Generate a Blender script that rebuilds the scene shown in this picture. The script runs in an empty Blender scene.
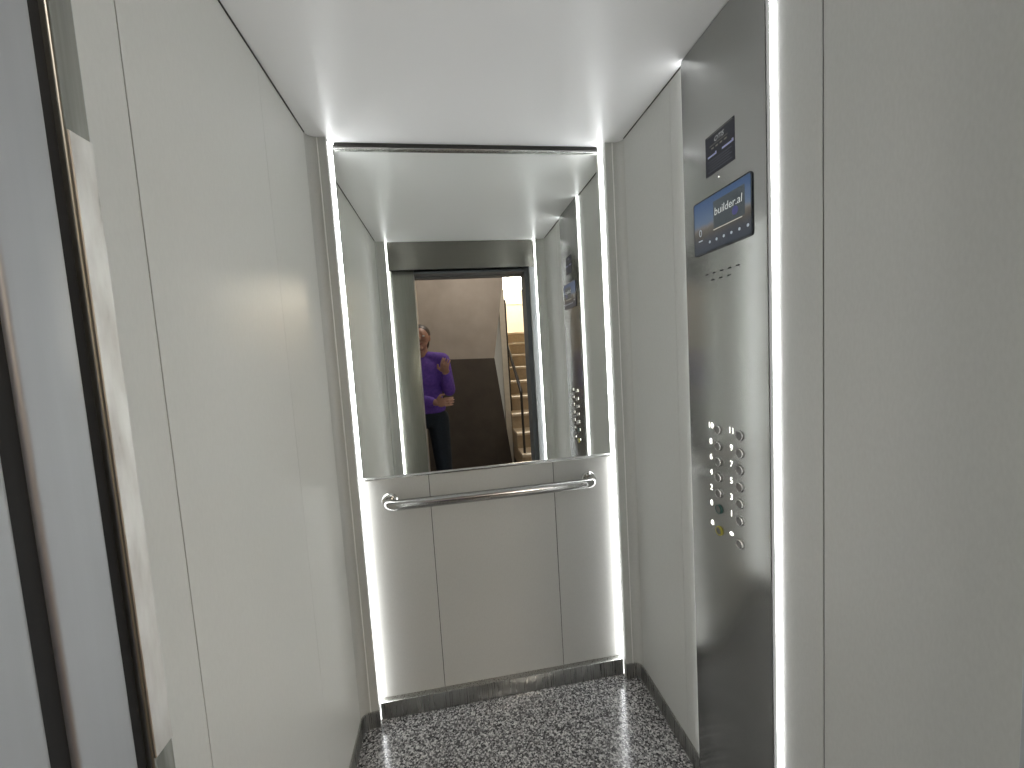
import bpy, bmesh, math, random
from mathutils import Vector, Matrix, Euler
random.seed(7)
S = bpy.context.scene
C = S.collection

# ------------------------------------------------------------------ sizes (metres, floor = 0)
H = 2.15            # cab ceiling
B = 1.539           # back panel / mirror plane
F = 0.33            # inner front plane
XL, XR = -0.360, 0.6335     # inner edges of the corner posts
WL, WR = -0.421, 0.697      # side walls
XC = 0.6825                 # face of the control panel
CAMZ = 1.381

# ------------------------------------------------------------------ materials
def mat(name, col=(.8, .8, .8), rough=.5, metal=0., spec=.5, emis=None, estr=0., coat=0., coatr=.1, aniso=0.):
    m = bpy.data.materials.new(name); m.use_nodes = True
    b = m.node_tree.nodes['Principled BSDF']
    b.inputs['Base Color'].default_value = (*col, 1)
    b.inputs['Roughness'].default_value = rough
    b.inputs['Metallic'].default_value = metal
    b.inputs['Specular IOR Level'].default_value = spec
    b.inputs['Coat Weight'].default_value = coat
    b.inputs['Coat Roughness'].default_value = coatr
    b.inputs['Anisotropic'].default_value = aniso
    if emis:
        b.inputs['Emission Color'].default_value = (*emis, 1)
        b.inputs['Emission Strength'].default_value = estr
    return m

def nodes(m):
    nt = m.node_tree
    return nt, nt.nodes['Principled BSDF'], (lambda t: nt.nodes.new(t)), (lambda a, b: nt.links.new(a, b))

def ramp(n, stops, interp='LINEAR'):
    cr = n.color_ramp; cr.interpolation = interp
    while len(cr.elements) > 1: cr.elements.remove(cr.elements[0])
    for i, (p, c) in enumerate(stops):
        e = cr.elements[0] if i == 0 else cr.elements.new(p)
        e.position = p; e.color = (*c, 1) if len(c) == 3 else c

def grain(m, scale_vec, c0, c1, bump=0.02, rough=None, dist=.001, nscale=1.):
    """fine directional grain: stretches a noise along one axis"""
    nt, b, N, L = nodes(m)
    tc = N('ShaderNodeTexCoord'); mp = N('ShaderNodeMapping'); no = N('ShaderNodeTexNoise'); cr = N('ShaderNodeValToRGB')
    geo = N('ShaderNodeNewGeometry')
    mp.inputs['Scale'].default_value = scale_vec
    L(geo.outputs['Position'], mp.inputs['Vector']); L(mp.outputs[0], no.inputs['Vector'])
    no.inputs['Scale'].default_value = nscale; no.inputs['Detail'].default_value = 3
    ramp(cr, [(.3, c0), (.7, c1)])
    L(no.outputs['Fac'], cr.inputs['Fac']); L(cr.outputs['Color'], b.inputs['Base Color'])
    if bump:
        bp = N('ShaderNodeBump'); bp.inputs['Strength'].default_value = bump; bp.inputs['Distance'].default_value = dist
        L(no.outputs['Fac'], bp.inputs['Height']); L(bp.outputs[0], b.inputs['Normal'])
    if rough:
        mr = N('ShaderNodeMapRange'); mr.inputs['To Min'].default_value = rough[0]; mr.inputs['To Max'].default_value = rough[1]
        L(no.outputs['Fac'], mr.inputs['Value']); L(mr.outputs[0], b.inputs['Roughness'])
    return m

M = {}
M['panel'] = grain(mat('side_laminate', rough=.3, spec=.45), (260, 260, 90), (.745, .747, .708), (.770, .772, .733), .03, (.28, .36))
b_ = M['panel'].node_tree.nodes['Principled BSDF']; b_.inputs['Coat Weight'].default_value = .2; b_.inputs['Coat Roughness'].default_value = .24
M['paneldim'] = grain(mat('side_laminate_dimmed', rough=.36, spec=.4), (260, 260, 90), (.56, .563, .535), (.59, .593, .565), .03, (.32, .4))  # side laminate with the dimmer light on this wall put into its colour
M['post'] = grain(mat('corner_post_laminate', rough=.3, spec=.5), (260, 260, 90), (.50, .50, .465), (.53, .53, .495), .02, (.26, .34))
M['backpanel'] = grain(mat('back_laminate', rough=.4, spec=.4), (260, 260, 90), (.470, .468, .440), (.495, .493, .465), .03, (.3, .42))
M['ceiling'] = mat('ceiling_satin_white', (.93, .93, .93), .33, 0, .5)
M['seam_shade'] = mat('dark_seam_shade', (.05, .05, .045), .8)
M['black'] = mat('black_gap_shade', (.012, .012, .012), .7)  # paints the deep shade in door gaps; also colours the speaker slots
M['steel'] = grain(mat('brushed_steel', metal=1, rough=.25), (90, 90, 900), (.46, .465, .445), (.54, .545, .52), .02, (.2, .3))
M['steelv'] = grain(mat('brushed_steel_vertical', metal=1, rough=.5), (120, 120, 6), (.49, .505, .52), (.52, .535, .55), .0, (.48, .54))
M['warmsteel'] = grain(mat('header_steel', metal=1, rough=.25), (700, 700, 20), (.22, .215, .19), (.27, .265, .24), .0, (.2, .3))
M['leafsteel'] = grain(mat('door_leaf_steel', metal=1, rough=.3), (500, 500, 10), (.28, .282, .25), (.33, .332, .30), .0, (.26, .38))
M['copsteel'] = grain(mat('control_panel_steel', metal=1, rough=.2), (60, 60, 900), (.40, .405, .39), (.44, .445, .43), .0, (.2, .26))
M['kick'] = grain(mat('kick_plate_steel', metal=1, rough=.28), (300, 300, 8), (.36, .36, .34), (.44, .44, .42), .0, (.24, .32))
M['chrome'] = mat('polished_steel', (.62, .62, .60), .12, 1)
M['chromebrush'] = grain(mat('satin_tube_steel', metal=1, rough=.22), (10, 300, 300), (.40, .40, .385), (.46, .46, .445), .0, (.16, .22))
M['mirror'] = mat('mirror_glass', (.83, .85, .82), .0, 1)
M['led'] = mat('led_diffuser', (.9, .9, .9), .5, emis=(.97, .985, 1), estr=5.2)
M['ledcop'] = mat('led_diffuser_panel', (.9, .9, .9), .5, emis=(.97, .985, 1), estr=5.6)
M['ledsoft'] = mat('led_diffuser_soft', (.9, .9, .9), .5, emis=(.97, .985, 1), estr=3)
M['ledfront'] = mat('led_diffuser_front', (.9, .9, .9), .5, emis=(.97, .985, 1), estr=6.5)
M['darkframe'] = mat('dark_grey_frame', (.13, .14, .15), .45)
M['cream'] = grain(mat('cream_plaster', rough=.8), (20, 20, 20), (.50, .46, .40), (.56, .52, .45), .05)
M['beige'] = grain(mat('beige_plaster', rough=.85), (5, 5, 5), (.30, .27, .245), (.36, .325, .295), .05)
M['brown'] = grain(mat('brown_dado_paint', rough=.55), (7, 7, 7), (.050, .040, .034), (.066, .054, .045), .05)
M['stone'] = grain(mat('stair_stone', rough=.5), (30, 30, 30), (.55, .46, .34), (.64, .54, .42), .0)
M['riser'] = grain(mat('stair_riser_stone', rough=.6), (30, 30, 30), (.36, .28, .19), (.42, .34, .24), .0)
M['ironrail'] = mat('dark_painted_iron', (.03, .028, .03), .4)
M['windowglow'] = mat('daylight_glazing', (.9, .9, .88), .4, emis=(1, .96, .88), estr=1.0)
M['winframe'] = mat('white_window_frame', (.7, .68, .62), .5)
M['tilefloor'] = grain(mat('landing_floor_tiles', rough=.3), (12, 12, 12), (.22, .19, .16), (.28, .25, .21), .0)
M['sill'] = mat('aluminium_sill', (.5, .5, .5), .35, 1)
M['white_ink'] = mat('lit_numeral', (.9, .9, .85), .5, emis=(1, .98, .88), estr=1.3)
M['sign'] = mat('navy_sticker', (.018, .02, .035), .35)
M['signtext'] = mat('sticker_pale_print', (.85, .86, .9), .5)
M['signblue'] = mat('sticker_blue_print', (.55, .58, .88), .5)
M['signdim'] = mat('sticker_dim_print', (.16, .17, .22), .5)
M['bezel'] = mat('display_bezel', (.012, .017, .03), .12, coat=.5)
M['capdark'] = mat('button_cap', (.22, .22, .21), .35, .8)
M['ringsteel'] = mat('button_ring', (.62, .62, .60), .2, 1)
M['ringgreen'] = mat('green_button_ring', (.01, .08, .065), .3)
M['ringyellow'] = mat('yellow_button_ring', (.42, .38, .04), .35)
M['skin'] = mat('skin', (.42, .22, .15), .5)
M['hair'] = mat('dark_brown_hair', (.03, .015, .01), .5)
M['purple'] = grain(mat('purple_cloth', rough=.8), (40, 40, 40), (.10, .045, .30), (.16, .07, .42), .1)
M['navy'] = grain(mat('navy_denim', rough=.8), (80, 80, 80), (.008, .014, .022), (.014, .022, .034), .1)
M['shoe'] = mat('black_shoe', (.02, .02, .02), .4)
M['eyewhite'] = mat('eye', (.7, .7, .68), .2)
M['lips'] = mat('lips', (.35, .1, .09), .5)

def aniso(k, vec, a=.8):
    nt, b, N, L = nodes(M[k]); c = N('ShaderNodeCombineXYZ')
    for i in range(3): c.inputs[i].default_value = vec[i]
    b.inputs['Anisotropic'].default_value = a; L(c.outputs[0], b.inputs['Tangent'])
aniso('copsteel', (0, 1, 0)); aniso('warmsteel', (0, 0, 1)); aniso('leafsteel', (0, 0, 1), .6)

# granite floor
m = mat('speckled_granite', rough=.15, spec=.55); nt, b, N, L = nodes(m)
geo = N('ShaderNodeNewGeometry')
v1 = N('ShaderNodeTexVoronoi'); v1.inputs['Scale'].default_value = 200; v1.inputs['Randomness'].default_value = 1
n1 = N('ShaderNodeTexNoise'); n1.inputs['Scale'].default_value = 85; n1.inputs['Detail'].default_value = 4
mixv = N('ShaderNodeMix'); mixv.data_type = 'FLOAT'; mixv.inputs[0].default_value = .5
sep = N('ShaderNodeSeparateColor'); cr = N('ShaderNodeValToRGB')
L(geo.outputs['Position'], v1.inputs['Vector']); L(geo.outputs['Position'], n1.inputs['Vector'])
L(v1.outputs['Color'], sep.inputs[0]); L(sep.outputs[0], mixv.inputs[2]); L(n1.outputs['Fac'], mixv.inputs[3])
L(mixv.outputs[0], cr.inputs['Fac'])
ramp(cr, [(.22, (.02, .02, .022)), (.38, (.075, .075, .077)), (.5, (.18, .18, .182)), (.62, (.33, .33, .33)), (.78, (.58, .58, .57))])
L(cr.outputs['Color'], b.inputs['Base Color']); M['granite'] = m

# scuffed steel on the door edge: pits and brown wear, plus a reflection painted as lighter colour
m = mat('scuffed_sheen_steel', (.6, .58, .54), .35, 1); nt, b, N, L = nodes(m)
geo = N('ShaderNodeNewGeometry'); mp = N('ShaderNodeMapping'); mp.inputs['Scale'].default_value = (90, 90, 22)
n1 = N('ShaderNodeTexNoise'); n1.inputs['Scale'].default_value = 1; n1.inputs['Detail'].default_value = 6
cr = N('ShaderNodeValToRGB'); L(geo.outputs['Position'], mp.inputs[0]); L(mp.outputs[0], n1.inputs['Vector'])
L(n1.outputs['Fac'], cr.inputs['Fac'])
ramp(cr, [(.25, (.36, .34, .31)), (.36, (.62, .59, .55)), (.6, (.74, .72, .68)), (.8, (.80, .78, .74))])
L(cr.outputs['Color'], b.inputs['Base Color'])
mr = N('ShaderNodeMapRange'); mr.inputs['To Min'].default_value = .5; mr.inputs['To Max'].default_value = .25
L(n1.outputs['Fac'], mr.inputs['Value']); L(mr.outputs[0], b.inputs['Roughness']); M['scuffed'] = m  # scuffed steel with the reflection painted in

# display picture: dusk sky over a dark shore, driven by height on the panel
m = mat('display_picture', (.01, .01, .015), .1); nt, b, N, L = nodes(m)
geo = N('ShaderNodeNewGeometry'); sp = N('ShaderNodeSeparateXYZ'); mr = N('ShaderNodeMapRange'); cr = N('ShaderNodeValToRGB')
mr.inputs['From Min'].default_value = 1.612; mr.inputs['From Max'].default_value = 1.743
n1 = N('ShaderNodeTexNoise'); n1.inputs['Scale'].default_value = 45; ma = N('ShaderNodeMath'); ma.operation = 'MULTIPLY_ADD'
ma.inputs[1].default_value = .12
L(geo.outputs['Position'], sp.inputs[0]); L(sp.outputs['Z'], mr.inputs['Value']); L(geo.outputs['Position'], n1.inputs['Vector'])
L(n1.outputs['Fac'], ma.inputs[0]); L(mr.outputs[0], ma.inputs[2]); L(ma.outputs[0], cr.inputs['Fac'])
ramp(cr, [(.0, (.03, .038, .05)), (.30, (.045, .048, .055)), (.40, (.060, .056, .048)), (.50, (.10, .09, .075)), (.54, (.14, .13, .125)), (.62, (.085, .12, .175)), (1., (.035, .068, .14))])
L(cr.outputs['Color'], b.inputs['Emission Color']); b.inputs['Emission Strength'].default_value = .8; M['screen'] = m; b.inputs['Emission Strength'].default_value = .45

# ------------------------------------------------------------------ mesh builder
class MB:
    def __init__(s): s.bm = bmesh.new()
    def box(s, a, b, bev=0., seg=2):
        r = bmesh.ops.create_cube(s.bm, size=1)
        for v in r['verts']:
            v.co = Vector([(a[i] + b[i]) / 2 + v.co[i] * (b[i] - a[i]) for i in range(3)])
        if bev:
            es = list({e for v in r['verts'] for e in v.link_edges})
            bmesh.ops.bevel(s.bm, geom=es, offset=bev, segments=seg, affect='EDGES', profile=.5)
        return s
    def prism(s, pts, z0, z1, axis='z'):
        """closed plan outline pts extruded; axis z: pts=(x,y); axis y: pts=(x,z); axis x: pts=(y,z)"""
        def P(p, h):
            return {'z': (p[0], p[1], h), 'y': (p[0], h, p[1]), 'x': (h, p[0], p[1])}[axis]
        lo = [s.bm.verts.new(P(p, z0)) for p in pts]; hi = [s.bm.verts.new(P(p, z1)) for p in pts]
        n = len(pts)
        for i in range(n): s.bm.faces.new((lo[i], lo[(i + 1) % n], hi[(i + 1) % n], hi[i]))
        s.bm.faces.new(lo[::-1]); s.bm.faces.new(hi)
        return s
    def tube(s, pts, r, seg=20, cap=True):
        pts = [Vector(p) for p in pts]; n = len(pts)
        rr = r if isinstance(r, (list, tuple)) else [r] * n
        t0 = (pts[1] - pts[0]).normalized()
        up = Vector((0, 0, 1)) if abs(t0.z) < .9 else Vector((0, 1, 0))
        rings = []; u = up.cross(t0).normalized()
        for i, p in enumerate(pts):
            t = (pts[min(i + 1, n - 1)] - pts[max(i - 1, 0)]).normalized()
            u = (u - t * u.dot(t)).normalized(); w = t.cross(u)
            rings.append([s.bm.verts.new(p + (u * math.cos(2 * math.pi * k / seg) + w * math.sin(2 * math.pi * k / seg)) * rr[i]) for k in range(seg)])
        for a, b in zip(rings, rings[1:]):
            for k in range(seg): s.bm.faces.new((a[k], a[(k + 1) % seg], b[(k + 1) % seg], b[k]))
        if cap: s.bm.faces.new(rings[0][::-1]); s.bm.faces.new(rings[-1])
        return s
    def lathe(s, prof, origin, axis, seg=28):
        """prof = [(radius, height)] about axis from origin"""
        o = Vector(origin); ax = Vector(axis).normalized()
        u = ax.orthogonal().normalized(); w = ax.cross(u); rings = []
        for r, h in prof:
            if r < 1e-6: rings.append([s.bm.verts.new(o + ax * h)])
            else: rings.append([s.bm.verts.new(o + ax * h + (u * math.cos(2 * math.pi * k / seg) + w * math.sin(2 * math.pi * k / seg)) * r) for k in range(seg)])
        for a, b in zip(rings, rings[1:]):
            for k in range(seg):
                k2 = (k + 1) % seg
                if len(a) == 1 and len(b) == 1: continue
                if len(a) == 1: s.bm.faces.new((a[0], b[k2], b[k]))
                elif len(b) == 1: s.bm.faces.new((a[k], a[k2], b[0]))
                else: s.bm.faces.new((a[k], a[k2], b[k2], b[k]))
        return s
    def ball(s, c, r, sub=3, rot=None):
        r = (r, r, r) if not isinstance(r, (tuple, list)) else r
        res = bmesh.ops.create_icosphere(s.bm, subdivisions=sub, radius=1)
        for v in res['verts']:
            q = Vector((v.co.x * r[0], v.co.y * r[1], v.co.z * r[2]))
            if rot: q = rot @ q
            v.co = q + Vector(c)
        return s
    def limb(s, chain, seg=14):
        """overlapping tapered tube with a ball at every joint, chain = [(point, radius)]"""
        for (p, r) in chain: s.ball(p, r, 2)
        for (p, r), (q, t) in zip(chain, chain[1:]): s.tube([p, q], [r, t], seg)
        return s
    def build(s, name, m, parent=None, smooth=True, angle=35):
        me = bpy.data.meshes.new(name)
        bmesh.ops.recalc_face_normals(s.bm, faces=s.bm.faces)
        if parent is not None:
            off = parent.matrix_world.translation if False else world_loc(parent)
            for v in s.bm.verts: v.co -= off
        s.bm.to_mesh(me); s.bm.free()
        if m: me.materials.append(m)
        if smooth:
            for p in me.polygons: p.use_smooth = True
            me.set_sharp_from_angle(angle=math.radians(angle))
        o = bpy.data.objects.new(name, me); C.objects.link(o)
        if parent is not None: o.parent = parent
        return o

def world_loc(o):
    v = Vector((0, 0, 0))
    while o is not None: v += o.location; o = o.parent
    return v

def tag(o, label=None, cat=None, group=None, kind=None):
    if label: o['label'] = label
    if cat: o['category'] = cat
    if group: o['group'] = group
    if kind: o['kind'] = kind
    return o
def empty(name, loc, label, cat, group=None):
    o = bpy.data.objects.new(name, None); C.objects.link(o); o.location = loc; o.empty_display_size = .05
    return tag(o, label, cat, group)
def struct(name, mb, m, label, cat, **k):
    return tag(mb.build(name, m, **k), label, cat, kind='structure')

def text_mesh(mb, s, origin, u, v, size, extr=.0006, align='CENTER', shear=0.):
    """writes built-in font lettering as mesh in the plane (u, v)"""
    cu = bpy.data.curves.new('txt', 'FONT'); cu.body = s; cu.size = size; cu.align_x = align; cu.align_y = 'CENTER'; cu.shear = shear
    cu.resolution_u = 3
    o = bpy.data.objects.new('txt', cu); C.objects.link(o)
    bpy.context.view_layer.update()
    me = bpy.data.meshes.new_from_object(o.evaluated_get(bpy.context.evaluated_depsgraph_get()))
    u = Vector(u); v = Vector(v); w = u.cross(v); og = Vector(origin)
    n0 = len(mb.bm.verts)
    mb.bm.from_mesh(me); mb.bm.verts.ensure_lookup_table()
    vs = mb.bm.verts[n0:]
    for q in vs: q.co = og + u * q.co.x + v * q.co.y + w * (q.co.z + extr)
    bpy.data.objects.remove(o); bpy.data.curves.remove(cu); bpy.data.meshes.remove(me)

def arc(cx, cy, r, a0, a1, n=8):
    return [(cx + r * math.cos(math.radians(a0 + (a1 - a0) * i / n)), cy + r * math.sin(math.radians(a0 + (a1 - a0) * i / n))) for i in range(n + 1)]

# ------------------------------------------------------------------ cab shell
struct('floor', MB().box((WL - .05, F - .02, -.03), (WR + .05, B + .03, 0)), M['granite'], 'polished black and white speckled granite floor of the elevator cab', 'floor', smooth=False)
struct('ceiling', MB().box((WL - .05, F - .10, H), (WR + .05, B + .04, H + .03)), M['ceiling'], 'plain satin white elevator ceiling with light streaks in its corners', 'ceiling', smooth=False)

def side_wall(name, x0, x1, seams, label, ye):
    """panels with thin dark grooves between them, one wall"""
    ys = [F - .005] + seams + [ye]
    mb = MB()
    for i in range(len(ys) - 1):
        gs = [0, .0012, .0004, 0]; a = ys[i] + gs[i]; b = ys[i + 1] - gs[i + 1]
        mb.box((x0, a, 0), (x1, b, H - .0015), .0004, 1)
    w = struct(name, mb, M['panel'] if x0 < 0 else M['paneldim'], label, 'wall')
    xm0, xm1 = (x0, x1 - .002) if x0 < 0 else (x0 + .002, x1)
    MB().box((xm0, F, .001), (xm1, ye - .002, H)).build('panel_seam_shade', M['seam_shade'], w, smooth=False)
    return w
CY = B - .080       # where the rounded corner starts
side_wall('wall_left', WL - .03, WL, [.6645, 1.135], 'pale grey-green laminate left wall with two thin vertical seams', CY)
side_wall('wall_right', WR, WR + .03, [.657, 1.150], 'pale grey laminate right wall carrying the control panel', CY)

# back wall: lower panel in three bays, plain board behind the mirror
mb = MB(); g = .0012
xs = [XL, -.112, .380, XR]
for i in range(3):
    mb.box((xs[i] + (g if i else -.03), B, 0), (xs[i + 1] - (g if i < 2 else -.03), B + .03, .945), .0008, 1)
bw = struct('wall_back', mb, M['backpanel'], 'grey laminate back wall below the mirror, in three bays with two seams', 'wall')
MB().box((XL, B + .002, 0), (XR, B + .03, H)).build('panel_seam_shade', M['seam_shade'], bw, smooth=False)

# corner posts: wall sweeps round into a narrow face, ends in the light slot
def post(name, sx, x_wall, x_in, label):
    r = .03; yf = B - .050
    if sx < 0: out = [(x_wall - .03, CY), (x_wall, CY)] + arc(x_wall + r, CY, r, 180, 90)[1:] + [(x_in - .002, yf), (x_in, yf + .002), (x_in, B + .03), (x_wall - .03, B + .03)]
    else: out = [(x_wall + .03, CY), (x_wall, CY)] + arc(x_wall - r, CY, r, 0, 90)[1:] + [(x_in + .002, yf), (x_in, yf + .002), (x_in, B + .03), (x_wall + .03, B + .03)]
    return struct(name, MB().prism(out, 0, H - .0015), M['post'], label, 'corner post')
post('trim_1', -1, WL, XL, 'rounded pale laminate corner post left of the mirror')
post('trim_2', 1, WR, XR, 'rounded pale laminate corner post right of the mirror')
# slim bead running up each post face
struct('trim_3', MB().prism(arc(XL - .030, B - .050,   .0025, 180, 360, 6), .055, H - .003), M['panel'], 'slim raised bead up the left back corner post', 'bead')
struct('trim_4', MB().prism(arc(XR + .030, B - .050,   .0025, 180, 360, 6), .055, H - .003), M['panel'], 'slim raised bead up the right back corner post', 'bead')
# front posts
def fpost(name, sx, xw, xi, label):
    r = .02; yf = F + .006
    y1 = F + .026
    if sx < 0: out = [(xw - .03, y1), (xw, y1)] + arc(xw + r, y1, r, 180, 270)[1:] + [(xi, yf), (xi, F - .02), (xw - .03, F - .02)]
    else: out = [(xw + .03, y1), (xw, y1)] + arc(xw - r, y1, r, 0, -90)[1:] + [(xi, yf), (xi, F - .02), (xw + .03, F - .02)]
    return struct(name, MB().prism(out, 0, H - .0015), M['post'], label, 'corner post')
fpost('trim_5', -1, WL, XL, 'pale corner post beside the sliding door, seen in the mirror left')
fpost('trim_6', 1, WR, XR, 'pale corner post right of the doorway, seen in the mirror')

# dark shadow lines between walls and ceiling
struct('joint_shade_1', MB().box((WL, F + .03, H - .0035), (WL + .0025, CY, H - .0002)), M['seam_shade'], 'thin dark shadow line at the joint between left wall and ceiling', 'joint', smooth=False)
struct('joint_shade_2', MB().box((WR - .0025, F + .03, H - .0035), (WR, CY, H - .0002)), M['seam_shade'], 'thin dark shadow line at the joint between right wall and ceiling', 'joint', smooth=False)

# kick plates
struct('baseboard_back', MB().box((XL + .0005, B - .025, 0), (XR - .0005, B + .002, .068), .002), M['kick'], 'brushed steel kick plate under the back panel', 'kick plate')
def kick_side(name, sx, xw, xi, label):
    t = .006; r = .03; r2 = r - t; yf = B - .050
    s = -sx
    def X(v): return xw + s * v
    outer = [(X(-.001), F + .05), (X(-.001), CY)] 
    n = 8
    arc_o = [(X(r - r * math.cos(math.pi / 2 * i / n)), CY + r * math.sin(math.pi / 2 * i / n)) for i in range(n + 1)]
    arc_i = [(X(r - r2 * math.cos(math.pi / 2 * i / n)), CY + r2 * math.sin(math.pi / 2 * i / n)) for i in range(n + 1)]
    d = abs(xi - xw)
    pts = outer + arc_o[1:] + [(X(d + .001), yf + .001), (X(d + .001), yf - t)] + arc_i[::-1][:-1] + [(X(t), CY), (X(t), F + .05)]
    return struct(name, MB().prism(pts, 0, .064), M['kick'], label, 'kick plate')
kick_side('baseboard_left', -1, WL, XL, 'dark steel kick plate along the left wall with rounded corner')
kick_side('baseboard_right', 1, WR, XR, 'dark steel kick plate along the right wall with rounded corner')

# ------------------------------------------------------------------ LED strips
def led(name_pts, label, m=M['led'], z0=.001, z1=H - .001):
    o = MB().prism(name_pts, z0, z1).build('led_strip', m, smooth=False)
    return tag(o, label, 'light strip', 'vertical light strips of the cab')
led([(XL + .0005, B - .024), (XL + .0070, B - .0035), (XL + .0005, B - .0035)], 'glowing white vertical light strip along the left edge of the mirror')
led([(XR - .0005, B - .024), (XR - .0005, B - .0035), (XR - .0070, B - .0035)], 'glowing white vertical light strip along the right edge of the mirror')
led([(XL + .0005, F + .002), (XL + .0005, F - .008), (XL + .0065, F - .008)], 'thin vertical light strip beside the sliding door, reflected in the mirror left', M['ledfront'])
led([(XR - .0005, F + .002), (XR - .0075, F - .008), (XR - .0005, F - .008)], 'thin vertical light strip right of the doorway, reflected in the mirror', M['ledfront'])
led([(WR - .0045, .7625), (WR - .0005, .7610), (WR - .0005, .7705), (WR - .0045, .7705)], 'long bright vertical light strip on the near side of the steel control panel', M['ledcop'])
led([(WR - .0055, 1.0685), (WR - .0005, 1.0685), (WR - .0005, 1.0790), (WR - .0055, 1.0790)], 'vertical light strip on the far side of the control panel, reflected in the mirror', M['ledsoft'])

# ------------------------------------------------------------------ mirror
mr_ = empty('wall_mirror', ((XL + XR) / 2, B, .94), 'tall frameless wall mirror above the handrail, reflecting doorway and stairs', 'mirror')
MB().box((XL + .0075, B - .003, .948), (XR - .0075, B - .0002, 2.136)).build('mirror_glass', M['mirror'], mr_, smooth=False)
MB().prism([(B - .0002, .938), (B - .0002, .948), (B - .005, .948), (B - .010, .943), (B - .010, .938)], XL + .010, XR - .010, 'x').build('bottom_trim', M['steel'], mr_)
tt = MB().tube([(XL + .014, B - .010, 2.1335), (XR - .014, B - .010, 2.1335)], .0050, 14).build('top_trim', M['steel'], mr_)
MB().box((XL + .016, B - .016, 2.1365), (XR - .016, B - .0002, 2.1485)).build('trim_shadow_gap', M['seam_shade'], tt, smooth=False)

# ------------------------------------------------------------------ handrail
hr = empty('handrail', ((XL + XR) / 2, B, .852), 'tubular brushed steel handrail below the mirror on the back wall', 'handrail')
x0, x1, yr, zr, rb = -.262, .526, B - .058, .851, .034
pts = [(x0, B - .001, zr), (x0, yr + rb, zr)]
pts += [(x0 + rb - rb * math.cos(a), yr + rb - rb * math.sin(a), zr) for a in [math.pi / 2 * i / 10 for i in range(1, 11)]]
pts += [(x0 + (x1 - x0) * k / 12, yr, zr) for k in range(1, 12)]
pts += [(x1 - rb + rb * math.sin(a), yr + rb - rb * math.cos(a), zr) for a in [math.pi / 2 * i / 10 for i in range(0, 11)]]
pts += [(x1, B - .001, zr)]
MB().tube(pts, .0195, 28).build('rail_tube', M['chromebrush'], hr)
for x in (x0, x1):
    MB().lathe([(0, .0), (.031, .0), (.031, .004), (.027, .009), (.019, .010)], (x, B - .0002, zr), (0, -1, 0), 32).build('wall_flange', M['chrome'], hr)

# ------------------------------------------------------------------ control panel
cp = empty('control_panel', (WR, .92, 0), 'full-height brushed steel elevator control panel on the right wall with buttons and display', 'control panel')
MB().box((XC, .7725, .004), (WR - .0002, 1.0675, H - .003), .0012, 2).build('faceplate', M['copsteel'], cp)
U = (0, -1, 0); V = (0, 0, 1)
def onp(y, z, w=0): return (XC - w, y, z)
def rrect(yc, zc, wy, hz, r, n=6):
    p = []
    for cx, cy, a in ((yc + wy / 2 - r, zc + hz / 2 - r, 0), (yc - wy / 2 + r, zc + hz / 2 - r, 90), (yc - wy / 2 + r, zc - hz / 2 + r, 180), (yc + wy / 2 - r, zc - hz / 2 + r, 270)):
        p += arc(cx, cy, r, a, a + 90, n)
    return p
def plate(yc, zc, wy, hz, r, w0, w1): return MB().prism(rrect(yc, zc, wy, hz, r), XC - w1, XC - w0, 'x')

MB().box((XC + .0012, .7708, .004), (WR - .0002, .7724, H - .003)).build('plate_edge_shade', M['seam_shade'], cp, smooth=False)  # dark strip painting the faceplate side as if in shade
# display
dsp = plate(.915, 1.6780, .212, .138, .008, -.001, .0030).build('display', M['bezel'], cp)
plate(.915, 1.6780, .204, .130, .006, .0028, .0033).build('screen', M['screen'], dsp)
box = plate(.885, 1.694, .108, .066, .001, .0032, .0036).build('video_window', mat('video_dark', (.01, .012, .014), .2, emis=(.02, .024, .026), estr=1), dsp)
mbt = MB(); text_mesh(mbt, 'builder.al', onp(.887, 1.700, .0036), U, V, .0265, .0003, shear=.1)
mbt.build('screen_text', mat('screen_lettering', (.3, .31, .3), .4, emis=(.62, .64, .62), estr=.25), dsp, smooth=False)
MB().lathe([(0, 0), (.010, 0), (.010, .0004), (0, .0004)], onp(.862, 1.680, .0036), (-1, 0, 0), 20).build('screen_emblem', mat('screen_violet', (.03, .03, .08), .4, emis=(.03, .03, .09), estr=.5), dsp)
mbt = MB(); text_mesh(mbt, '0', onp(.992, 1.664, .0033), U, V, .026, .0003)
for k, (dy, w) in enumerate(((0, .016),)): mbt.box((XC - .0037, .992 - w / 2, 1.6435), (XC - .0033, .992 + w / 2, 1.6465))
mbt.build('floor_indicator', mat('screen_pale', (.3, .32, .35), .4, emis=(.22, .25, .28), estr=.35), dsp, smooth=False)
mbt = MB()
for k in range(6):
    yy = .955 - k * .0265
    mbt.lathe([(0, 0), (.0036, 0), (.0036, .0004), (0, .0004)], onp(yy, 1.6335, .0033), (-1, 0, 0), 10)
mbt.build('screen_icons', bpy.data.materials['screen_pale'], dsp, smooth=False)
MB().box((XC - .0037, .84, 1.6575), (XC - .0033, .94, 1.6595)).build('caption_line', mat('screen_dim', (.1, .1, .09), .5, emis=(.16, .15, .13), estr=1), dsp, smooth=False)

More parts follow.
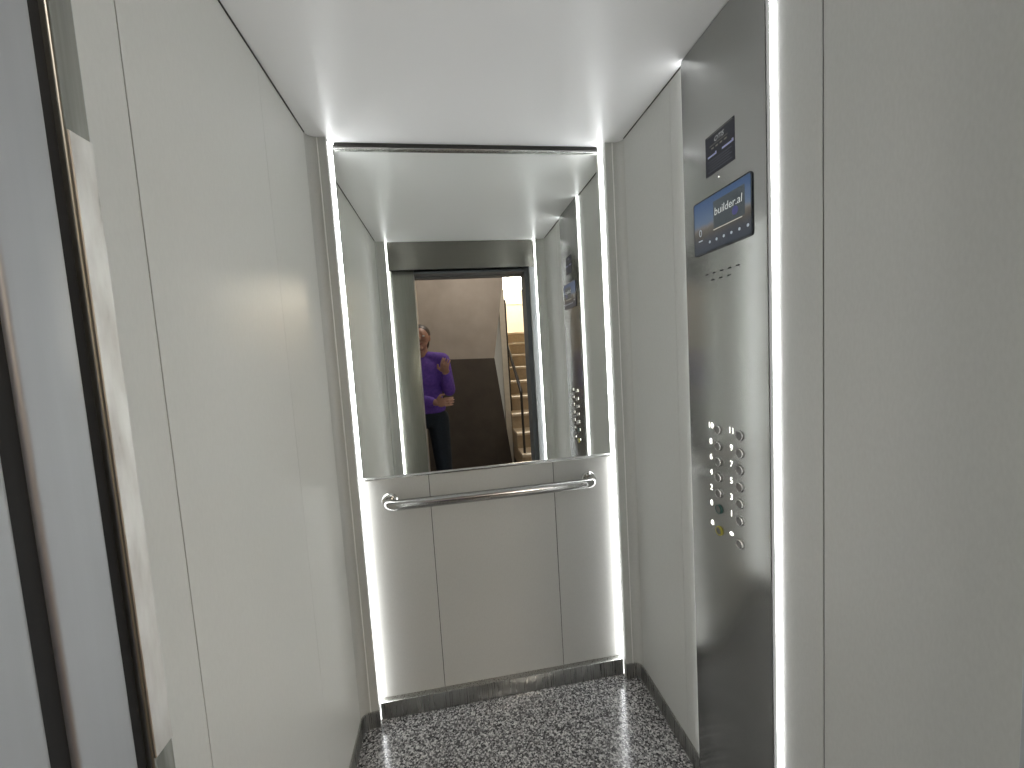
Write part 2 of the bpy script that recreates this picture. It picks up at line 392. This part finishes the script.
# notice sticker
sg = plate(.9155, 1.8435, .104, .096, .001, -.0005, .0008).build('notice_sign', M['sign'], cp)
mbt = MB(); text_mesh(mbt, 'OTIS', onp(.917, 1.8735, .0008), U, V, .0165, .0002, shear=.25)
mbt.build('sign_heading', M['signtext'], sg, smooth=False)
mbt = MB()
def bar(mb, y, z, w, h=.0016): mb.box((XC - .0011, y - w / 2, z - h / 2), (XC - .0008, y + w / 2, z + h / 2))
bar(mbt, .919, 1.8640, .066, .0012); bar(mbt, .9155, 1.8885, .092, .001)
for k in range(4): bar(mbt, .940 - k * .0155, 1.8565, .009, .0036)
mbt.build('printed_lines', mat('sticker_khaki_print', (.30, .29, .25), .5), sg, smooth=False)
mbt = MB(); bar(mbt, .942, 1.840, .033, .0042); bar(mbt, .886, 1.840, .040, .0046); bar(mbt, .9285, 1.8415, .005, .007); bar(mbt, .8695, 1.8415, .006, .0075)
mbt.build('printed_numbers', M['signblue'], sg, smooth=False)
mbt = MB()
for k in range(5): bar(mbt, .9155, 1.8285 - k * .0062, .085 - .014 * (k % 2), .0012)
mbt.build('small_print', M['signdim'], sg, smooth=False)
MB().lathe([(0, 0), (.0014, 0), (.0012, .0012), (0, .0015)], onp(.920, 1.780, 0), (-1, 0, 0), 14).build('indicator_lens', M['white_ink'], cp)

# speaker slots
mbt = MB()
for k in range(5): mbt.prism(rrect(.974 - k * .0285, 1.554, .012, .0030, .0014, 3), XC - .0004, XC + .001, 'x')
for k in range(3): mbt.prism(rrect(.951 - k * .0300, 1.537, .012, .0030, .0014, 3), XC - .0004, XC + .001, 'x')
mbt.build('speaker_slots', M['black'], cp, smooth=False)

# buttons
def bell(mb, y, z):
    pts = [(y + .0065, z - .005), (y + .005, z - .002), (y + .004, z + .003), (y + .0015, z + .006), (y - .0015, z + .006), (y - .004, z + .003), (y - .005, z - .002), (y - .0065, z - .005)]
    mb.prism(pts, XC - .0008, XC - .0001, 'x'); mb.lathe([(0, 0), (.0018, 0), (.0018, .0007), (0, .0007)], onp(y, z - .0065, .0001), (-1, 0, 0), 8)
def opensym(mb, y, z):
    mb.prism([(y + .0075, z), (y + .0015, z + .0055), (y + .0015, z - .0055)], XC - .0008, XC - .0001, 'x')
    mb.prism([(y - .0075, z), (y - .0015, z - .0055), (y - .0015, z + .0055)], XC - .0008, XC - .0001, 'x')
zsL = [1.148, 1.104, 1.062, 1.019, .976, .932, .872]
colL = ['10', '8', '6', '4', '2', '0', 'bell']; colR = ['11', '9', '7', '5', '3', '1', 'open']
for col, ya, yb in ((colL, .942, .946), (colR, .862, .868)):
    for k, (t, z) in enumerate(zip(col, zsL)):
        y = ya + (yb - ya) * k / 6
        bt = MB().lathe([(0, 0), (.0092, 0), (.0092, .0035), (.0080, .0044), (.004, .0038), (0, .0036)], onp(y, z), (-1, 0, 0), 28).build('button', M['capdark'], cp)
        ringm = M['ringsteel']
        if t == '0': ringm = M['ringgreen']; bt['label'] = 'button with dark green ring'
        if t == 'bell': ringm = M['ringyellow']; bt['label'] = 'alarm button with yellow ring'
        MB().lathe([(.0096, 0), (.0096, .0036), (.0105, .0050), (.0118, .0045), (.0126, .0024), (.0128, 0)], onp(y, z), (-1, 0, 0), 28).build('button_ring', ringm, bt)
        mbt = MB()
        if t == 'bell': bell(mbt, y + .029, z + .012)
        elif t == 'open': opensym(mbt, y + .031, z + .013)
        else: text_mesh(mbt, t, onp(y + .031, z + .006), U, V, .0225, .0005)
        sy = mbt.build('floor_numeral' if t not in ('bell', 'open') else 'button_symbol', M['white_ink'], cp, smooth=False)

# ------------------------------------------------------------------ front of the cab and doors
struct('trim_9', MB().box((XL + .011, F - .032, 1.968), (XR - .011, F - .008, H - .001), .001, 1), M['warmsteel'], 'brushed steel header above the doorway, seen in the mirror', 'door header')
struct('trim_10', MB().box((.586, F - .032, 0), (XR - .011, F - .010, 1.968), .001, 1), M['steelv'], 'narrow steel jamb at the right of the doorway', 'door jamb')
# leaves are pushed open to the left; leading edges face the opening
def leaf(name, y0, y1, x1, m, label, bev=.003, top=1.985):
    o = MB().box((-.66, y0, .006), (x1, y1, top), bev, 3).build(name, m)
    return tag(o, label, 'sliding door', kind='structure')
leaf('door_1', .263, .2805, -.199, M['leafsteel'], 'steel cab door leaf nearest the cab interior, pushed open to the left', .002)
MB().box((-.1995, .2640, 1.143), (-.1980, .2795, 1.519), .0005, 1).build('edge_sheen_band', M['scuffed'], bpy.data.objects['door_1'])  # lighter band: reflected light painted over the scuffed door edge
leaf('door_2', .2205, .2545, -.200, M['steelv'], 'broad bright steel door edge left of the scuffed strip', .0025)
leaf('door_3', .165, .2105, -.200, M['steelv'], 'steel landing door edge at the far left of the picture', .004)
struct('door_gap_shade_1', MB().box((-.655, .2544, .006), (-.2030, .2631, 1.98)), M['black'], 'black fill painting the shade between scuffed door edge and second leaf', 'door gap', smooth=False)  # black fill in place of the deep shade between the leaves
struct('door_gap_shade_2', MB().box((-.655, .2104, .006), (-.2032, .2206, 1.98)), M['black'], 'black fill painting the shade between the two leftmost steel door leaves', 'door gap', smooth=False)  # black fill again, painting this gap as dark as deep shade
# landing door frame
fr = struct('trim_13', MB().prism([(-.205, -.02), (-.205, .0), (-.70, .0)], 0, .001) if False else MB().box((.566, .10, 0), (.68, .245, 2.02), .002, 1), M['darkframe'], 'dark grey landing door frame at the right of the doorway, in the mirror', 'door frame')
struct('trim_14', MB().box((-.70, .07, 1.945), (.68, .165, 2.06), .002, 1), M['darkframe'], 'dark grey landing door lintel above the doorway, in the mirror', 'door frame')
struct('trim_15', MB().box((-.62, .168, 1.950), (.562, .262, 1.966), .001, 1), M['darkframe'], 'slim dark door track above the opening', 'door track')
struct('trim_16', MB().box((-.70, .03, -.03), (.68, .31, -.001), .001, 1), M['sill'], 'grooved aluminium door sill', 'door sill')
# shaft wall outside the cab door
struct('wall_landing_front', MB().box((.68, -.02, -.03), (2.0, .24, 2.9)).box((-1.3, -.02, -.03), (-.70, .24, 2.9)).box((-.70, .0, 2.06), (.68, .24, 2.9)), M['cream'], 'cream landing wall around the elevator doorway', 'wall', smooth=False)

# ------------------------------------------------------------------ landing and stairs, seen in the mirror
struct('floor_landing', MB().box((-1.3, -4.4, -.04), (2.0, .03, -.002)), M['tilefloor'], 'tiled landing floor outside the elevator', 'floor', smooth=False)
struct('ceiling_landing', MB().box((-1.3, -4.4, 2.9), (2.0, .24, 2.95)), M['cream'], 'cream landing ceiling', 'ceiling', smooth=False)
YB = -1.5
mb = MB().prism([(-.32, 1.362), (.508, 1.337), (.650, 2.16), (.76, 2.9), (-.32, 2.9)], YB - .10, YB, 'y')
struct('wall_landing_back', mb, M['beige'], 'beige upper landing wall beyond the doorway, in the mirror', 'wall', smooth=False)
struct('wall_landing_dado', MB().prism([(-.32, 0), (.652, 0), (.640, .13), (.508, 1.337), (-.32, 1.362)], YB - .10, YB + .004, 'y'), M['brown'], 'dark brown painted lower landing wall, in the mirror', 'wall', smooth=False)
struct('wall_landing_left', MB().box((-.40, YB - .1, 0), (-.305, -.85, 2.9)).box((-1.3, -.95, 0), (-.40, -.85, 2.9)).box((-1.3, -.95, 0), (-1.25, -.02, 2.9)), M['cream'], 'cream landing wall at the left of the doorway reflection', 'wall', smooth=False)
struct('wall_stair_left', MB().box((.600, -4.3, 0), (.662, YB - .002, 2.9)), M['cream'], 'light cream wall along the left of the stairs', 'wall', smooth=False)
struct('wall_stair_right', MB().box((1.75, -4.3, 0), (1.80, -.02, 2.9)), M['cream'], 'cream wall along the right of the stairs', 'wall', smooth=False)
struct('wall_stair_back', MB().box((.60, -4.35, 0), (1.80, -4.3, 2.28)), M['cream'], 'sunlit cream wall at the top of the stairs', 'wall', smooth=False)
w = struct('window_1', MB().box((.66, -4.36, 2.28), (1.75, -4.33, 2.9)), M['windowglow'], 'bright stairwell window glowing at the top of the reflected stairs', 'window', smooth=False)
mb = MB().box((.66, -4.33, 2.28), (1.75, -4.29, 2.31))
for k in range(8): mb.box((.70 + k * .135, -4.33, 2.28), (  .742 + k * .135, -4.30, 2.9))
mb.build('window_frame', M['winframe'], w, smooth=False)

st = empty('staircase', (1.2, -.62, 0), 'beige stone staircase with dark iron railing rising away outside the doorway, in the mirror', 'staircase')
for k in range(10):
    y = -.62 - .28 * k; z = .17 * (k + 1)
    r = MB().box((.665, y - .28, 0 if k == 0 else z - .34), (1.748, y, z - .03)).build('step', M['riser'], st, smooth=False)
    MB().box((.665, y - .28, z - .03), (1.748, y + .02, z), .004, 2).build('tread', M['stone'], r)
MB().box((.665, -4.298, 1.53), (1.748, -3.42, 1.70)).build('half_landing', M['stone'], st, smooth=False)

rl = st
MB().tube([(.70, -.95, .342), (.70, -.95, .985)], .013, 12).build('newel_post', M['ironrail'], rl)
MB().tube([(.70, -.95, .97), (.70, -.97, 1.0), (.70, -1.9, 1.575), (.70, -3.1, 2.30)], .017, 12).build('handrail_bar', M['ironrail'], rl)
MB().tube([(.70, -1.72, .68), (.70, -1.72, 2.02)], .012, 12).build('tall_post', M['ironrail'], rl)
for yy in (-2.2, -2.6, -3.0):
    MB().tube([(.70, yy, .17 * int((-yy - .62) / .28 + 1)), (.70, yy, 1.575 + (-yy - 1.9) * .604)], .007, 10).build('baluster', M['ironrail'], rl)

# ------------------------------------------------------------------ person outside, seen in the mirror
def remesh(mb, name, m, parent, vox, smooth_it=6):
    me = bpy.data.meshes.new(name); mb.bm.to_mesh(me); mb.bm.free()
    o = bpy.data.objects.new(name, me); C.objects.link(o)
    md = o.modifiers.new('r', 'REMESH'); md.mode = 'VOXEL'; md.voxel_size = vox
    if smooth_it:
        sm = o.modifiers.new('s', 'SMOOTH'); sm.iterations = smooth_it; sm.factor = .5
    bpy.context.view_layer.update()
    me2 = bpy.data.meshes.new_from_object(o.evaluated_get(bpy.context.evaluated_depsgraph_get()))
    bpy.data.objects.remove(o); bpy.data.meshes.remove(me)
    off = world_loc(parent)
    for v in me2.vertices: v.co -= off
    for p in me2.polygons: p.use_smooth = True
    me2.name = name; me2.materials.clear(); me2.materials.append(m)
    o = bpy.data.objects.new(name, me2); C.objects.link(o); o.parent = parent
    return o
px, py = -.225, -.30
person = empty('person', (px, py, 0), 'person in purple top and dark navy trousers standing outside the doorway, seen in mirror', 'person')
def Pp(x, y, z): return (px + x, py + y, z)
# joints (person faces +y, own right hand at +x)
sh = {1: Pp(.165, 0, 1.36), -1: Pp(-.165, 0, 1.36)}
el = {1: Pp(.205, .05, 1.11), -1: Pp(-.215, .03, 1.09)}
wr = {1: Pp(.185, .19, 1.26), -1: Pp(.10, .20, 1.03)}
hip = {1: Pp(.095, 0, .88), -1: Pp(-.095, 0, .88)}
kn = {1: Pp(.115, .025, .49), -1: Pp(-.11, .02, .49)}
an = {1: Pp(.125, 0, .09), -1: Pp(-.12, 0, .09)}
def hand(mb, w, d, up):
    """palm and five bent fingers; d = pointing direction, up = thumb side"""
    w = Vector(w); d = Vector(d).normalized(); up = Vector(up); up = (up - d * up.dot(d)).normalized(); n = d.cross(up)
    rot = Matrix((d, up, n)).transposed()
    mb.ball(w + d * .045, (.048, .038, .014), 3, rot)
    for k, (off, ln) in enumerate(((.028, .068), (.010, .076), (-.009, .070), (-.027, .055))):
        a = w + d * .080 + up * off; b = a + d * ln * .42 + n * .010; c = b + d * ln * .22 + n * .026; e = c - d * .002 + n * .020
        mb.limb([(a, .0080), (b, .0076), (c, .0070), (e, .0062)], 10)
    a = w + d * .020 + up * .030; mb.limb([(a, .0125), (a + d * .028 + up * .026, .0105), (a + d * .052 + up * .030 + n * .012, .0085)], 10)
mb = MB()
hc = Pp(.0, .02, 1.555)
mb.ball(hc, (.073, .092, .085), 3); mb.ball(Pp(0, .035, 1.505), (.055, .070, .062), 3); mb.ball(Pp(0, .085, 1.465), (.022, .022, .018), 2)
mb.limb([(Pp(0, .108, 1.565), .010), (Pp(0, .122, 1.532), .014)], 10)
for s in (-1, 1):
    mb.ball(Pp(s * .075, .01, 1.545), (.009, .018, .030), 2)
mb.limb([(Pp(0, -.005, 1.36), .060), (Pp(0, .008, 1.48), .050)])
mb.ball(Pp(0, 0, 1.24), (.145, .095, .16), 3); mb.ball(Pp(0, 0, 1.07), (.125, .085, .14), 3); mb.ball(Pp(0, 0, .93), (.150, .10, .12), 3)
for s in (-1, 1):
    mb.limb([(Pp(s * .05, 0, 1.38), .05), (sh[s], .050), (el[s], .038), (wr[s], .026)])
    mb.limb([(hip[s], .080), (kn[s], .052), (an[s], .038)])
    mb.limb([(an[s], .036), (Pp(s * .13, .06, .05), .036), (Pp(s * .135, .14, .035), .030)])
hand(mb, wr[1], (-.02, .5, .3), (-.8, 0, .4)); hand(mb, wr[-1], (.7, .5, .05), (0, 0, 1))
body = remesh(mb, 'body', M['skin'], person, .0038, 3)
mb = MB()
mb.ball(Pp(0, 0, 1.24), (.165, .112, .175), 3); mb.ball(Pp(0, .005, 1.07), (.150, .105, .16), 3); mb.ball(Pp(0, .0, .965), (.168, .118, .085), 3)
for s in (-1, 1): mb.limb([(Pp(s * .045, 0, 1.385), .055), (sh[s], .062), (el[s], .052), (tuple(Vector(wr[s]).lerp(Vector(el[s]), .12)), .040)])
remesh(mb, 'long_sleeved_top', M['purple'], person, .009, 4)
mb = MB(); mb.ball(Pp(0, 0, .90), (.166, .116, .10), 3)
for s in (-1, 1): mb.limb([(hip[s], .094), (kn[s], .070), (tuple(Vector(an[s]) + Vector((0, 0, .02))), .056)])
remesh(mb, 'trousers', M['navy'], person, .009, 4)
mb = MB(); mb.ball(Pp(0, -.012, 1.580), (.084, .098, .082), 3); mb.ball(Pp(0, -.055, 1.52), (.070, .055, .090), 3)
remesh(mb, 'hair', M['hair'], person, .008, 3)
for s in (-1, 1):
    MB().limb([(Pp(s * .125, -.03, .045), .045), (Pp(s * .132, .08, .043), .043), (Pp(s * .137, .165, .038), .036)]).build('shoe', M['shoe'], person)
    MB().ball(Pp(s * .030, .098, 1.560), (.013, .009, .008), 2).build('eye', M['eyewhite'], person)
MB().ball(Pp(0, .101, 1.498), (.022, .008, .006), 2).build('mouth', M['lips'], person)

# ------------------------------------------------------------------ lights on the landing
def area(name, loc, rot, sx, sy, power, col):
    l = bpy.data.lights.new(name, 'AREA'); l.shape = 'RECTANGLE'; l.size = sx; l.size_y = sy; l.energy = power; l.color = col
    o = bpy.data.objects.new(name, l); C.objects.link(o); o.location = loc; o.rotation_euler = rot; return o
area('stairwell_daylight', (1.2, -4.1, 2.7), (math.radians(60), 0, 0), 1.0, .4, 32, (1, .93, .82))
area('landing_fill_light', (.3, -.7, 2.86), (0, 0, 0),       .5, .3, 7, (1, .90, .82))  # added weak fill for the landing, where no lamp is seen

wd = bpy.data.worlds.new('World'); S.world = wd; wd.use_nodes = True
wd.node_tree.nodes['Background'].inputs[0].default_value = (1, .97, .93, 1); wd.node_tree.nodes['Background'].inputs[1].default_value = .3

# ------------------------------------------------------------------ camera
cam = bpy.data.cameras.new('Camera'); co = bpy.data.objects.new('Camera', cam); C.objects.link(co)
cam.sensor_width = 36; cam.sensor_fit = 'HORIZONTAL'; cam.lens = 36 * 399.6 / 1024; cam.clip_start = .02
yw, pt, ro = (math.radians(a) for a in (8.6292, -4.4104, -3.5183))
fw = Vector((math.sin(yw) * math.cos(pt), math.cos(yw) * math.cos(pt), math.sin(pt)))
rt = Vector((math.cos(yw), -math.sin(yw), 0)); up = rt.cross(fw)
rt2 = rt * math.cos(ro) + up * math.sin(ro); up2 = rt2.cross(fw)
co.matrix_world = Matrix(((rt2.x, up2.x, -fw.x, 0), (rt2.y, up2.y, -fw.y, 0), (rt2.z, up2.z, -fw.z, CAMZ), (0, 0, 0, 1)))
S.camera = co
S.view_settings.view_transform = 'Standard'
S.view_settings.look = 'None'
S.view_settings.exposure = 1.28
S.cycles.max_bounces = 14; S.cycles.diffuse_bounces = 8; S.cycles.glossy_bounces = 8
S.cycles.use_denoising = True
S.cycles.sample_clamp_indirect = 4
